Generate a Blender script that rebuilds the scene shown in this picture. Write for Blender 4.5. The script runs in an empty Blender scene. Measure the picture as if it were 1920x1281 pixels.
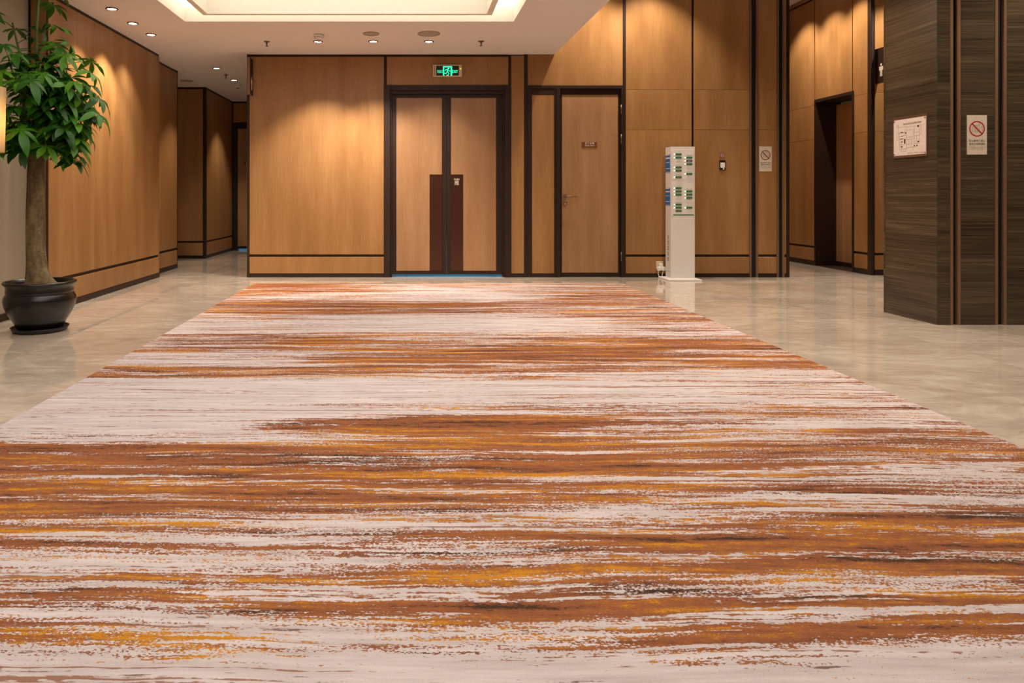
import bpy, bmesh, math, random
from mathutils import Vector, Matrix, Euler

random.seed(7)
scene = bpy.context.scene
COL = scene.collection
R = math.radians

# ------------------------------------------------------------------ camera, world, exposure
F = 1350.0                       # focal length in pixels of the 1920 px wide frame
VPU, VPV = 769.0, 368.0          # where the optical axis meets the frame
cam_d = bpy.data.cameras.new('camera')
cam = bpy.data.objects.new('camera', cam_d)
COL.objects.link(cam)
cam.location = (0, 0, 1.0)
cam.rotation_euler = (R(90), 0, 0)
cam_d.sensor_width = 36
cam_d.lens = F / 1920 * 36
cam_d.shift_x = (960 - VPU) / 1920
cam_d.shift_y = -(640.5 - VPV) / 1920
cam_d.clip_start = 0.05
scene.camera = cam

world = bpy.data.worlds.new('world')
scene.world = world
world.use_nodes = True
world.node_tree.nodes['Background'].inputs[0].default_value = (1, .85, .7, 1)
world.node_tree.nodes['Background'].inputs[1].default_value = 0.02

vs = scene.view_settings
vs.view_transform = 'Standard'
vs.look = 'None'
vs.gamma = 1
vs.use_curve_mapping = False
vs.exposure = 0.12
scene.cycles.use_denoising = True
scene.cycles.max_bounces = 4
scene.cycles.diffuse_bounces = 3
scene.cycles.glossy_bounces = 2
scene.cycles.transmission_bounces = 2
scene.cycles.sample_clamp_indirect = 4
scene.cycles.adaptive_threshold = .03

TRAY_STRENGTH = 2.0
SLOT_STRENGTH = 2.2
SPOT_W = 150.0
TRAY_COL = (1.0, .94, .86)
LAMP_COL = (1.0, .86, .69)

# ------------------------------------------------------------------ materials
def lin(c):
    return tuple(((v / 255) / 12.92 if v / 255 <= .04045 else ((v / 255 + .055) / 1.055) ** 2.4) for v in c) + (1,)

class NT:
    def __init__(s, name):
        s.m = bpy.data.materials.new(name); s.m.use_nodes = True
        s.t = s.m.node_tree; s.b = s.t.nodes['Principled BSDF']
    def n(s, typ, **kw):
        nd = s.t.nodes.new(typ)
        for k, v in kw.items(): setattr(nd, k, v)
        return nd
    def l(s, a, b): s.t.links.new(a, b)
    def pos(s, scale, off=0.0, rand=0.0):
        g = s.n('ShaderNodeNewGeometry'); mp = s.n('ShaderNodeMapping')
        src = g.outputs['Position']
        if rand:
            oi = s.n('ShaderNodeObjectInfo'); mu = s.n('ShaderNodeMath', operation='MULTIPLY')
            s.l(oi.outputs['Random'], mu.inputs[0]); mu.inputs[1].default_value = rand
            va = s.n('ShaderNodeVectorMath', operation='ADD')
            s.l(src, va.inputs[0]); s.l(mu.outputs[0], va.inputs[1]); src = va.outputs[0]
        s.l(src, mp.inputs['Vector'])
        mp.inputs['Scale'].default_value = scale
        mp.inputs['Location'].default_value = (off, off, off)
        return mp.outputs['Vector']
    def noise(s, vec, scale=1, detail=4, rough=.55, dist=0):
        nd = s.n('ShaderNodeTexNoise'); s.l(vec, nd.inputs['Vector'])
        nd.inputs['Scale'].default_value = scale; nd.inputs['Detail'].default_value = detail
        nd.inputs['Roughness'].default_value = rough; nd.inputs['Distortion'].default_value = dist
        return nd.outputs['Fac']
    def ramp(s, fac, stops, interp='LINEAR'):
        r = s.n('ShaderNodeValToRGB'); s.l(fac, r.inputs['Fac']); r.color_ramp.interpolation = interp
        e = r.color_ramp.elements
        while len(e) < len(stops): e.new(.5)
        for i, (p, c) in enumerate(stops):
            e[i].position = p; e[i].color = c if len(c) == 4 else tuple(c) + (1,)
        return r.outputs['Color']
    def math(s, op, a, b=None, c=None, clamp=False):
        m = s.n('ShaderNodeMath', operation=op); m.use_clamp = clamp
        for i, v in enumerate((a, b, c)):
            if v is None: continue
            if isinstance(v, (int, float)): m.inputs[i].default_value = v
            else: s.l(v, m.inputs[i])
        return m.outputs[0]
    def mix(s, fac, a, b, typ='MIX'):
        m = s.n('ShaderNodeMix', data_type='RGBA', blend_type=typ)
        for k, v in ((0, fac), (6, a), (7, b)):
            if isinstance(v, (int, float)): m.inputs[k].default_value = v
            elif isinstance(v, tuple): m.inputs[k].default_value = v
            else: s.l(v, m.inputs[k])
        return m.outputs[2]
    def bump(s, h, strength, dist=.01):
        b = s.n('ShaderNodeBump'); s.l(h, b.inputs['Height'])
        b.inputs['Strength'].default_value = strength; b.inputs['Distance'].default_value = dist
        s.l(b.outputs['Normal'], s.b.inputs['Normal'])
    def set(s, color=None, rough=None, metal=None, spec=None, coat=None, emit=None, estr=None, sheen=None):
        for k, v in (('Base Color', color), ('Roughness', rough), ('Metallic', metal), ('Specular IOR Level', spec),
                     ('Coat Weight', coat), ('Emission Color', emit), ('Emission Strength', estr), ('Sheen Weight', sheen)):
            if v is None: continue
            i = s.b.inputs[k]
            if isinstance(v, (int, float)) or isinstance(v, tuple): i.default_value = v
            else: s.l(v, i)
        return s.m

def plain(name, rgb, rough=.5, metal=0, spec=.5, grain=.04, gscale=60, coat=0):
    """A colour with a faint procedural mottling."""
    t = NT(name); c = lin(rgb)
    f = t.noise(t.pos((1, 1, 1)), gscale, 3)
    d = tuple(v * (1 - grain * 2) for v in c[:3]) + (1,); u = tuple(min(1, v * (1 + grain * 2)) for v in c[:3]) + (1,)
    return t.set(color=t.ramp(f, [(.3, d), (.7, u)]), rough=rough, metal=metal, spec=spec, coat=coat)

def glow(name, rgb, strength):
    t = NT(name); return t.set(color=lin(rgb), rough=.5, emit=lin(rgb), estr=strength)

def wood(name, c0, c1, c2, rough=.38):
    t = NT(name)
    v = t.pos((1, 1, .03), rand=13.0)
    fine = t.noise(v, 140, 5, .6)
    broad = t.noise(t.pos((1, 1, .12), rand=7.0), 5, 3, .5)
    fib = t.noise(t.pos((1, 1, .08), rand=3.0), 420, 2, .5)
    f = t.math('ADD', t.math('MULTIPLY', fine, .42), t.math('MULTIPLY', broad, .58))
    f = t.math('ADD', f, t.math('MULTIPLY', t.math('SUBTRACT', fib, .5), .18))
    col = t.ramp(f, [(.34, lin(c0)), (.5, lin(c1)), (.66, lin(c2))])
    t.bump(fib, .04, .002)
    return t.set(color=col, rough=rough, spec=.4)

def stone(name):
    t = NT(name)
    v = t.pos((.8, .8, 62), rand=5.0)
    a = t.noise(v, 1, 6, .7, .6)
    b = t.noise(t.pos((.5, .5, 6), rand=9.0), 1, 3, .5, .4)
    sp = t.noise(t.pos((4, 4, 230)), 1, 4, .65)
    f = t.math('ADD', t.math('MULTIPLY', a, .62), t.math('MULTIPLY', b, .38))
    f = t.math('ADD', f, t.math('MULTIPLY', t.math('SUBTRACT', sp, .5), .22))
    col = t.ramp(f, [(.33, lin((40, 33, 25))), (.44, lin((60, 50, 38))), (.55, lin((77, 65, 50))), (.65, lin((98, 84, 66))), (.73, lin((138, 122, 100)))])
    return t.set(color=col, rough=.22, spec=.45)

def marble(name):
    t = NT(name)
    v = t.pos((1, 1, 1), rand=41.0)
    base = t.noise(t.pos((.7, 1.2, 1), rand=41.0), 1.6, 6, .62, 1.0)
    cl = t.noise(t.pos((.4, 1.0, 1), rand=23.0), 12, 6, .65, .5)
    f = t.math('ADD', t.math('MULTIPLY', base, .6), t.math('MULTIPLY', cl, .4))
    col = t.ramp(f, [(.32, lin((182, 165, 149))), (.5, lin((210, 194, 178))), (.68, lin((234, 220, 206)))])
    vn = t.noise(t.pos((.8, 1.1, 1), rand=17.0), 1.1, 5, .55, 1.6)
    ridge = t.math('ABSOLUTE', t.math('SUBTRACT', vn, .5))
    vein = t.ramp(ridge, [(0.0, (1, 1, 1)), (.012, (.45, .45, .45)), (.035, (0, 0, 0))])
    vm = t.math('MULTIPLY', vein, t.math('GREATER_THAN', base, .50))
    col = t.mix(t.math('MULTIPLY', vm, .42), col, lin((242, 232, 214)))
    vd = t.noise(t.pos((.5, 1.4, 1), rand=29.0), 1.3, 4, .5, 1.0)
    rd = t.ramp(t.math('ABSOLUTE', t.math('SUBTRACT', vd, .46)), [(0.0, (1, 1, 1)), (.02, (0, 0, 0))])
    col = t.mix(t.math('MULTIPLY', rd, .14), col, lin((126, 108, 88)))
    rr = t.math('ADD', t.math('MULTIPLY', cl, .05), .035)
    return t.set(color=col, rough=rr, spec=.7, coat=.5)

def rug_mat():
    t = NT('rug_pile')
    g = t.n('ShaderNodeNewGeometry'); sx = t.n('ShaderNodeSeparateXYZ'); t.l(g.outputs['Position'], sx.inputs[0])
    X, Y = sx.outputs[0], sx.outputs[1]
    warp = t.noise(t.pos((.5, 1.0, 1)), 1.0, 2, .5)
    warp2 = t.noise(t.pos((3.2, 2.6, 1), 4), 1.0, 2, .5)
    Yw = t.math('ADD', Y, t.math('MULTIPLY', t.math('SUBTRACT', warp, .5), .15))
    Yw = t.math('ADD', Yw, t.math('MULTIPLY', t.math('SUBTRACT', warp2, .5), .03))
    def sv(kx, ky, off=0.0):
        c = t.n('ShaderNodeCombineXYZ')
        t.l(t.math('MULTIPLY', X, kx), c.inputs[0]); t.l(t.math('MULTIPLY', Yw, ky), c.inputs[1]); c.inputs[2].default_value = off
        return c.outputs[0]
    st1 = t.noise(sv(.85, 15.0, 1.3), 1, 3, .5)           # broad streaks
    st2 = t.noise(sv(2.4, 62.0, 5.1), 1, 4, .62)         # narrow streaks
    sp = t.noise(sv(120, 210, 2.2), 1, 2, .6)             # broken tufts
    sp2 = t.noise(sv(26, 60, 8.2), 1, 3, .6)
    pat = t.noise(sv(.45, 1.0, 3.7), 1, 2, .5)           # large patches
    # the woven design: denser and emptier bands along the length, one run for each side
    y01 = t.math('DIVIDE', t.math('SUBTRACT', Y, 1.2), 7.0, clamp=True)
    def band(stops):
        return t.ramp(y01, [((y - 1.2) / 7.0, (d, d, d)) for y, d in stops], 'EASE')
    bl = band([(1.45, .2), (1.54, .3), (1.60, .66), (1.72, .68), (1.8, .48), (1.92, .5), (2.05, .72), (2.4, .85), (2.85, .92), (2.95, .35), (3.1, .15), (3.85, .10), (3.95, .62), (4.15, .6), (4.25, .28), (4.5, .25), (4.65, .62), (5.1, .68), (5.3, .4), (5.8, .5), (6.2, .72), (7.0, .66), (7.4, .82), (8.1, .85)])
    bm_ = band([(1.45, .15), (1.55, .35), (1.65, .62), (1.78, .64), (1.9, .52), (2.1, .62), (2.3, .72), (2.6, .85), (3.15, .88), (3.3, .45), (3.8, .2), (3.95, .6), (4.2, .75), (4.9, .72), (5.2, .5), (5.4, .15), (5.9, .2), (6.1, .62), (6.6, .66), (6.9, .35), (7.4, .5), (8.1, .6)])
    br = band([(1.45, .22), (1.55, .34), (1.66, .6), (1.8, .6), (1.95, .64), (2.15, .72), (2.3, .45), (2.5, .5), (2.75, .72), (3.0, .6), (3.3, .5), (3.7, .45), (3.95, .5), (4.2, .7), (4.9, .75), (5.2, .5), (5.45, .5), (5.9, .75), (6.2, .6), (7.0, .68), (8.1, .55)])
    wob = t.math('MULTIPLY', t.math('SUBTRACT', t.noise(sv(.8, 2.2, 21.0), 1, 2, .5), .5), 1.6)
    xw = t.math('ADD', X, wob)
    bd = t.mix(t.math('DIVIDE', t.math('ADD', xw, 1.2), 1.3, clamp=True), bl, bm_)
    bd = t.mix(t.math('DIVIDE', t.math('SUBTRACT', xw, .5), 1.2, clamp=True), bd, br)
    s = t.math('ADD', t.math('MULTIPLY', st1, .60), t.math('MULTIPLY', st2, .54))
    s = t.math('ADD', s, t.math('MULTIPLY', t.math('SUBTRACT', pat, .5), .28))
    s = t.math('ADD', s, t.math('MULTIPLY', t.math('SUBTRACT', bd, .5), .40))
    amp = t.ramp(t.noise(sv(1.0, 7.0, 15.5), 1, 3, .6), [(.40, (.14, .14, .14)), (.62, (.62, .62, .62))])
    s = t.math('ADD', s, t.math('MULTIPLY', t.math('SUBTRACT', sp, .5), amp))
    s = t.math('ADD', s, t.math('MULTIPLY', t.math('SUBTRACT', sp2, .5), .26))
    m = t.ramp(s, [(.580, (0, 0, 0)), (.604, (1, 1, 1))])
    # yarn colours
    h = t.noise(sv(1.3, 20.0, 9.4), 1, 4, .6)
    h = t.math('ADD', h, t.math('MULTIPLY', t.math('SUBTRACT', sp2, .5), .34))
    h = t.math('ADD', h, t.math('MULTIPLY', t.math('SUBTRACT', sp, .5), .30))
    yarn = t.ramp(h, [(.28, lin((64, 42, 30))), (.365, lin((92, 58, 36))), (.405, lin((138, 82, 52))), (.52, lin((158, 96, 58))), (.59, lin((172, 108, 48))), (.645, lin((210, 140, 32)))])
    cream = t.ramp(t.noise(sv(3, 40, 6.6), 1, 4, .6), [(.3, lin((200, 186, 184))), (.55, lin((220, 207, 206))), (.75, lin((236, 224, 224)))])
    thin = t.ramp(t.math('ADD', t.noise(sv(.55, 48, 31.0), 1, 3, .55), t.math('MULTIPLY', t.math('SUBTRACT', sp2, .5), .22)), [(.612, (0, 0, 0)), (.632, (1, 1, 1))])
    cream = t.mix(t.math('MULTIPLY', thin, .85), cream, lin((150, 96, 66)))
    dk = t.ramp(t.math('ADD', t.noise(sv(5, 44, 11.0), 1, 4, .6), t.math('MULTIPLY', sp, .10)), [(.70, (0, 0, 0)), (.72, (1, 1, 1))])
    cream = t.mix(t.math('MULTIPLY', dk, .8), cream, lin((96, 60, 42)))
    col = t.mix(m, cream, yarn)
    pile = t.noise(t.pos((1, 1, 1)), 330, 2, .6)
    col = t.mix(.30, col, t.ramp(pile, [(.3, (.55, .55, .55)), (.7, (1, 1, 1))]), 'MULTIPLY')
    t.bump(pile, .45, .006)
    return t.set(color=col, rough=.95, spec=.08, sheen=.1)

M = {}
M['wood'] = wood('honey_wood_veneer', (138, 98, 57), (152, 110, 66), (168, 126, 81))
M['door_wood'] = wood('door_wood_veneer', (142, 103, 69), (156, 116, 80), (170, 131, 95))
M['trim'] = plain('dark_bronze_trim', (44, 28, 20), .45, 0, .3)
M['groove'] = plain('black_track', (14, 11, 10), .6)
M['bronze'] = plain('brushed_bronze', (128, 98, 76), .36, .25)
M['stone'] = stone('striated_brown_marble')
M['marble'] = marble('beige_polished_marble')
M['grout'] = plain('grout', (128, 112, 92), .8)
M['paint'] = plain('white_ceiling_paint', (222, 214, 210), .85, 0, .2, .01, 30)
M['tray_paint'] = plain('cream_tray_paint', (228, 221, 203), .85, 0, .2, .01, 30)
M['grey_wall'] = plain('grey_wall_covering', (166, 153, 134), .8, 0, .2, .04, 120)
M['hidden_wall'] = plain('warm_wall_paint', (186, 160, 130), .8, 0, .2)
M['rug'] = rug_mat()
M['white_plastic'] = plain('white_plastic', (228, 222, 218), .35, grain=.01)
M['cream_plastic'] = plain('cream_plastic', (214, 190, 160), .4, grain=.01)
M['black_glaze'] = plain('black_glazed_ceramic', (22, 19, 18), .28, 0, .5, .1, 25)
M['black_plastic'] = plain('black_plastic', (16, 14, 14), .4)
M['soil'] = plain('potting_soil', (52, 38, 28), .95, grain=.2, gscale=90)
M['green_plastic'] = plain('green_plastic', (18, 104, 54), .4)
M['navy_plastic'] = plain('navy_plastic', (48, 56, 84), .4)
M['blue_print'] = plain('blue_print', (8, 104, 178), .45)
M['print_dark'] = plain('dark_print', (58, 44, 38), .6)
M['print_red'] = plain('red_print', (176, 22, 36), .5)
M['print_maroon'] = plain('maroon_print', (122, 40, 34), .5)
M['print_pale'] = plain('pale_print', (226, 214, 200), .5)
M['print_grey'] = plain('grey_print', (150, 134, 120), .6)
M['sign_silver'] = plain('brushed_sign_plate', (222, 208, 190), .38, .15)
M['paper'] = plain('printed_sheet', (226, 210, 202), .5)
M['push_plate'] = plain('brown_metal_plate', (78, 46, 34), .22, .5)
M['plaque'] = plain('bronze_plaque', (128, 80, 46), .35, .4)
M['steel'] = plain('dull_steel', (120, 100, 84), .35, .8)
M['fixture'] = plain('speaker_grille', (166, 152, 134), .7)
M['led_green'] = glow('led_green', (190, 255, 205), 1.6)
M['exit_green'] = glow('exit_green', (40, 235, 170), 1.5)
M['exit_amber'] = glow('exit_lamp', (190, 220, 60), 1.2)
M['lens'] = glow('lamp_lens', (255, 244, 226), 9.0)
M['slot_light'] = NT('cove_diffuser').set(color=(.9, .85, .75, 1), emit=TRAY_COL + (1,), estr=SLOT_STRENGTH)
M['tray_fill'] = NT('tray_fill_glow').set(color=(.9, .85, .75, 1), emit=TRAY_COL + (1,), estr=TRAY_STRENGTH)  # glow of the fill panel added in the tray

def leaf_mat():
    t = NT('leaf_green')
    oi = t.n('ShaderNodeObjectInfo')
    n = t.noise(t.pos((1, 1, 1)), 9, 3)
    f = t.math('ADD', t.math('MULTIPLY', oi.outputs['Random'], .6), t.math('MULTIPLY', n, .4))
    col = t.ramp(f, [(.15, lin((24, 66, 10))), (.5, lin((48, 106, 16))), (.85, lin((98, 152, 30)))])
    t.set(color=col, rough=.42, spec=.4)
    t.b.inputs['Transmission Weight'].default_value = 0
    tr = t.n('ShaderNodeBsdfTranslucent'); t.l(col, tr.inputs['Color'])
    mx = t.n('ShaderNodeMixShader'); mx.inputs[0].default_value = .22
    t.l(t.b.outputs[0], mx.inputs[1]); t.l(tr.outputs[0], mx.inputs[2])
    t.l(mx.outputs[0], t.t.nodes['Material Output'].inputs['Surface'])
    return t.m
M['leaf'] = leaf_mat()
M['twig'] = plain('green_twig', (86, 98, 44), .6)

def bark_mat():
    t = NT('grey_brown_bark')
    a = t.noise(t.pos((1, 1, .35)), 16, 6, .65)
    b = t.noise(t.pos((1, 1, 3)), 22, 4, .6)
    f = t.math('ADD', t.math('MULTIPLY', a, .7), t.math('MULTIPLY', b, .3))
    t.bump(f, .5, .02)
    return t.set(color=t.ramp(f, [(.34, lin((70, 58, 40))), (.5, lin((108, 92, 66))), (.66, lin((136, 120, 90)))]), rough=.85, spec=.2)
M['bark'] = bark_mat()

# ------------------------------------------------------------------ mesh helpers
WORLD = {}                                        # object name -> world position of its origin

def link(name, me, mat, parent=None, smooth=False, origin=None):
    """Links a mesh whose vertices are in world coordinates; its origin goes to the middle of its base."""
    if origin is None:
        xs = [v.co.x for v in me.vertices]; ys = [v.co.y for v in me.vertices]; zs = [v.co.z for v in me.vertices]
        origin = Vector(((min(xs) + max(xs)) / 2, (min(ys) + max(ys)) / 2, min(zs)))
    else:
        origin = Vector(origin)
    me.transform(Matrix.Translation(-origin))
    o = bpy.data.objects.new(name, me); COL.objects.link(o)
    if mat is not None: me.materials.append(M[mat] if isinstance(mat, str) else mat)
    if smooth:
        for p in me.polygons: p.use_smooth = True
    WORLD[o.name] = origin
    if parent is not None:
        o.parent = parent; o.location = origin - WORLD[parent.name]
    else:
        o.location = origin
    return o

def bm_obj(name, bm, mat, parent=None, smooth=False, origin=None):
    bmesh.ops.recalc_face_normals(bm, faces=bm.faces)
    me = bpy.data.meshes.new(name); bm.to_mesh(me); bm.free()
    return link(name, me, mat, parent, smooth, origin)

def add_box(bm, x0, x1, y0, y1, z0, z1):
    v = [bm.verts.new(p) for p in ((x0, y0, z0), (x1, y0, z0), (x1, y1, z0), (x0, y1, z0), (x0, y0, z1), (x1, y0, z1), (x1, y1, z1), (x0, y1, z1))]
    for f in ((3, 2, 1, 0), (4, 5, 6, 7), (0, 1, 5, 4), (1, 2, 6, 5), (2, 3, 7, 6), (3, 0, 4, 7)): bm.faces.new([v[i] for i in f])

def box(name, x0, x1, y0, y1, z0, z1, mat, parent=None, bevel=0.0, segs=2):
    bm = bmesh.new(); add_box(bm, min(x0, x1), max(x0, x1), min(y0, y1), max(y0, y1), min(z0, z1), max(z0, z1))
    if bevel: bmesh.ops.bevel(bm, geom=list(bm.edges), offset=bevel, segments=segs, affect='EDGES', profile=.5)
    return bm_obj(name, bm, mat, parent)

def boxes(name, lst, mat, parent=None):
    bm = bmesh.new()
    for b in lst: add_box(bm, *b)
    return bm_obj(name, bm, mat, parent)

def add_lathe(bm, prof, cx, cy, cz, segs=24, caps=True):
    rings = []
    for r, z in prof:
        rings.append([bm.verts.new((cx + r * math.cos(2 * math.pi * k / segs), cy + r * math.sin(2 * math.pi * k / segs), cz + z)) for k in range(segs)])
    for a, b in zip(rings, rings[1:]):
        for k in range(segs): bm.faces.new((a[k], a[(k + 1) % segs], b[(k + 1) % segs], b[k]))
    if caps:
        bm.faces.new(list(reversed(rings[0]))); bm.faces.new(rings[-1])

def lathe(name, prof, c, mat, parent=None, segs=24, smooth=True, caps=True):
    bm = bmesh.new(); add_lathe(bm, prof, c[0], c[1], c[2], segs, caps)
    return bm_obj(name, bm, mat, parent, smooth)

def add_tube(bm, pts, radii, segs=8):
    pts = [Vector(p) for p in pts]
    if isinstance(radii, (int, float)): radii = [radii] * len(pts)
    rings = []; up = Vector((0, 0, 1))
    for i, p in enumerate(pts):
        d = (pts[min(i + 1, len(pts) - 1)] - pts[max(i - 1, 0)]).normalized()
        a = d.cross(Vector((0.31, .95, 0.05))).normalized(); b = d.cross(a).normalized()
        rings.append([bm.verts.new(p + (a * math.cos(2 * math.pi * k / segs) + b * math.sin(2 * math.pi * k / segs)) * radii[i]) for k in range(segs)])
    for a, b in zip(rings, rings[1:]):
        for k in range(segs): bm.faces.new((a[k], a[(k + 1) % segs], b[(k + 1) % segs], b[k]))
    bm.faces.new(rings[0]); bm.faces.new(rings[-1])

def tube(name, pts, r, mat, parent=None, segs=8):
    bm = bmesh.new(); add_tube(bm, pts, r, segs)
    return bm_obj(name, bm, mat, parent, True)

# wall frames: s runs along the wall, d sticks out of it towards the room
class Wall:
    def __init__(s, axis, plane, n): s.axis, s.plane, s.nrm = axis, plane, n
    def ext(s, s0, s1, d0, d1):
        a, b = s.plane + s.nrm * d0, s.plane + s.nrm * d1
        return (s0, s1, min(a, b), max(a, b)) if s.axis == 'x' else (min(a, b), max(a, b), s0, s1)
    def box(s, name, s0, s1, z0, z1, d0, d1, mat, parent=None, bevel=0.0):
        e = s.ext(s0, s1, d0, d1); return box(name, *e, z0, z1, mat, parent, bevel)
    def frame(s, so, z, d=0.0):
        """origin, right and up vectors for flat print seen from the room"""
        n = Vector((0, s.nrm, 0)) if s.axis == 'x' else Vector((s.nrm, 0, 0))
        v = Vector((0, 0, 1)); u = v.cross(n)
        o = Vector((so, s.plane + s.nrm * d, z)) if s.axis == 'x' else Vector((s.plane + s.nrm * d, so, z))
        return o, u, v
    def panel(s, parent, s0, s1, z0, z1, mat='wood', name='wood_panel', t=.02, c=.0025, gap=.0015):
        """a veneer panel with a chamfered face edge"""
        s0 += gap; s1 -= gap; z0 += gap; z1 -= gap
        bm = bmesh.new(); rings = []
        for d, k in ((-t, 0), (-c, 0), (0, c)):
            ring = []
            for (ss, zz) in ((s0 + k, z0 + k), (s1 - k, z0 + k), (s1 - k, z1 - k), (s0 + k, z1 - k)):
                q = s.plane + s.nrm * d
                ring.append(bm.verts.new((ss, q, zz) if s.axis == 'x' else (q, ss, zz)))
            rings.append(ring)
        for a, b in zip(rings, rings[1:]):
            for k in range(4): bm.faces.new((a[k], a[(k + 1) % 4], b[(k + 1) % 4], b[k]))
        bm.faces.new(rings[0]); bm.faces.new(rings[-1])
        return bm_obj(name, bm, mat, parent)

def flat(name, polys, fr, mat, parent=None, t=.0008):
    """thin raised print: polygons in metres along the frame's right and up"""
    o, u, v = fr; n = u.cross(v); bm = bmesh.new()
    for poly in polys:
        a = [bm.verts.new(o + u * x + v * y) for x, y in poly]; b = [bm.verts.new(o + u * x + v * y + n * t) for x, y in poly]
        k = len(poly)
        bm.faces.new(b); bm.faces.new(list(reversed(a)))
        for i in range(k): bm.faces.new((a[i], a[(i + 1) % k], b[(i + 1) % k], b[i]))
    return bm_obj(name, bm, mat, parent)

def rect(x0, y0, x1, y1): return [(x0, y0), (x1, y0), (x1, y1), (x0, y1)]
def disc(x, y, r, n=20): return [(x + r * math.cos(2 * math.pi * k / n), y + r * math.sin(2 * math.pi * k / n)) for k in range(n)]
def ring2(x, y, r0, r1, n=32):
    out = []
    for k in range(n):
        a, b = 2 * math.pi * k / n, 2 * math.pi * (k + 1) / n
        out.append([(x + r0 * math.cos(a), y + r0 * math.sin(a)), (x + r1 * math.cos(a), y + r1 * math.sin(a)), (x + r1 * math.cos(b), y + r1 * math.sin(b)), (x + r0 * math.cos(b), y + r0 * math.sin(b))])
    return out
def stroke(pts, w):
    out = []
    for (x0, y0), (x1, y1) in zip(pts, pts[1:]):
        L = math.hypot(x1 - x0, y1 - y0) or 1; nx, ny = -(y1 - y0) / L * w / 2, (x1 - x0) / L * w / 2
        ex, ey = (x1 - x0) / L * w * .3, (y1 - y0) / L * w * .3
        out.append([(x0 + nx - ex, y0 + ny - ey), (x0 - nx - ex, y0 - ny - ey), (x1 - nx + ex, y1 - ny + ey), (x1 + nx + ex, y1 + ny + ey)])
    return out

DG_TEXT = []
def text(name, body, fr, size, mat, parent=None, align='CENTER', rot=0.0, width=None, t=.0006, space=1.0):
    cu = bpy.data.curves.new(name, 'FONT'); cu.body = body; cu.size = size; cu.align_x = align; cu.align_y = 'CENTER'
    cu.resolution_u = 2; cu.space_character = space; cu.offset = 0 if any(ord(c) > 255 for c in body) else size * .01
    tmp = bpy.data.objects.new('lettering_source', cu); COL.objects.link(tmp)
    dg = bpy.context.evaluated_depsgraph_get()
    me = bpy.data.meshes.new_from_object(tmp.evaluated_get(dg))
    bpy.data.objects.remove(tmp); bpy.data.curves.remove(cu)
    if len(me.vertices) == 0: return None
    xs = [v.co.x for v in me.vertices]; sc = 1.0
    if width: sc = width / max(1e-6, max(xs) - min(xs))
    ca, sa = math.cos(rot), math.sin(rot); o, u, v = fr; n = u.cross(v)
    for q in me.vertices:
        x, y = q.co.x * sc, q.co.y
        x, y = x * ca - y * sa, x * sa + y * ca
        q.co = o + u * x + v * y + n * t
    return link(name, me, mat, parent)

def tag(o, label=None, cat=None, group=None, kind=None):
    if label: o['label'] = label
    if cat: o['category'] = cat
    if group: o['group'] = group
    if kind: o['kind'] = kind
    return o

def thing(name, loc, label, cat, group=None):
    o = bpy.data.objects.new(name, None); COL.objects.link(o); o.empty_display_size = .1
    o.location = loc; WORLD[o.name] = Vector(loc)
    return tag(o, label, cat, group)

def struct(o): o['kind'] = 'structure'; return o

# ------------------------------------------------------------------ levels
YB = 8.88            # face of the back wall
ZC = 2.75            # lower ceiling
ZH = 3.92            # ceiling of the taller hall
XE = 1.78            # edge of the lower ceiling
XL = -3.10           # panelled wall with the plant
XR = 5.83            # far passage wall
B = Wall('x', YB, -1)
L1 = Wall('y', XL, 1)
L2 = Wall('y', -3.25, 1)
RW = Wall('y', XR, -1)
bx = lambda u: (u - VPU) / F * YB           # pixel column -> x on the back wall
bz = lambda v: 1 - (v - VPV) / F * YB       # pixel row -> z on the back wall

# ------------------------------------------------------------------ floor of marble slabs
floor = struct(box('floor', -4.6, 9.2, -3.2, 13.9, -.14, -.012, 'grout'))
T = 1.2; g = .0009
tile_me = {}
i0 = -2
for i in range(-2, 10):
    for j in range(-9, 6):
        x0, y0 = -2.44 + i * T, 7.07 + j * T
        x1, y1 = x0 + T, y0 + T
        if x1 < -4.5 or x0 > 9 or y1 < -3.1 or y0 > 13.8: continue
        x0, x1, y0, y1 = max(x0, -4.55), min(x1, 9.15), max(y0, -3.15), min(y1, 13.85)
        if x1 - x0 < .02 or y1 - y0 < .02: continue
        box('tile', x0 + g, x1 - g, y0 + g, y1 - g, -.0119, 0, 'marble', floor)

# ------------------------------------------------------------------ ceilings and the tray
OX0, OX1, OY0, OY1 = -2.26, 1.04, -.6, 7.22      # opening of the tray
IX0, IX1, IY0, IY1 = -2.0, .79, -.34, 6.96       # outer face of the hanging ring
LIP = .055
ceil = struct(boxes('ceiling', [(-4.6, OX0, -3.2, 13.9, ZC, ZC + .1), (OX1, XE, -3.2, 13.9, ZC, ZC + .1),
                                (OX0, OX1, -3.2, OY0, ZC, ZC + .1), (OX0, OX1, OY1, 13.9, ZC, ZC + .1)], 'paint'))
zt = ZC + .15
e_ = .004
boxes('tray_edge', [(OX0, OX0 + e_, OY0, OY1, ZC + .001, zt), (OX1 - e_, OX1, OY0, OY1, ZC + .001, zt), (OX0 + e_, OX1 - e_, OY0, OY0 + e_, ZC + .001, zt), (OX0 + e_, OX1 - e_, OY1 - e_, OY1, ZC + .001, zt)], 'tray_paint', ceil)
boxes('tray_side', [(OX0 - .05, OX0, OY0 - .05, OY1 + .05, ZC + .1, zt + .05), (OX1, OX1 + .05, OY0 - .05, OY1 + .05, ZC + .1, zt + .05),
                    (OX0, OX1, OY0 - .05, OY0, ZC + .1, zt + .05), (OX0, OX1, OY1, OY1 + .05, ZC + .1, zt + .05)], 'tray_paint', ceil)
zi = ZC + .32
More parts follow.
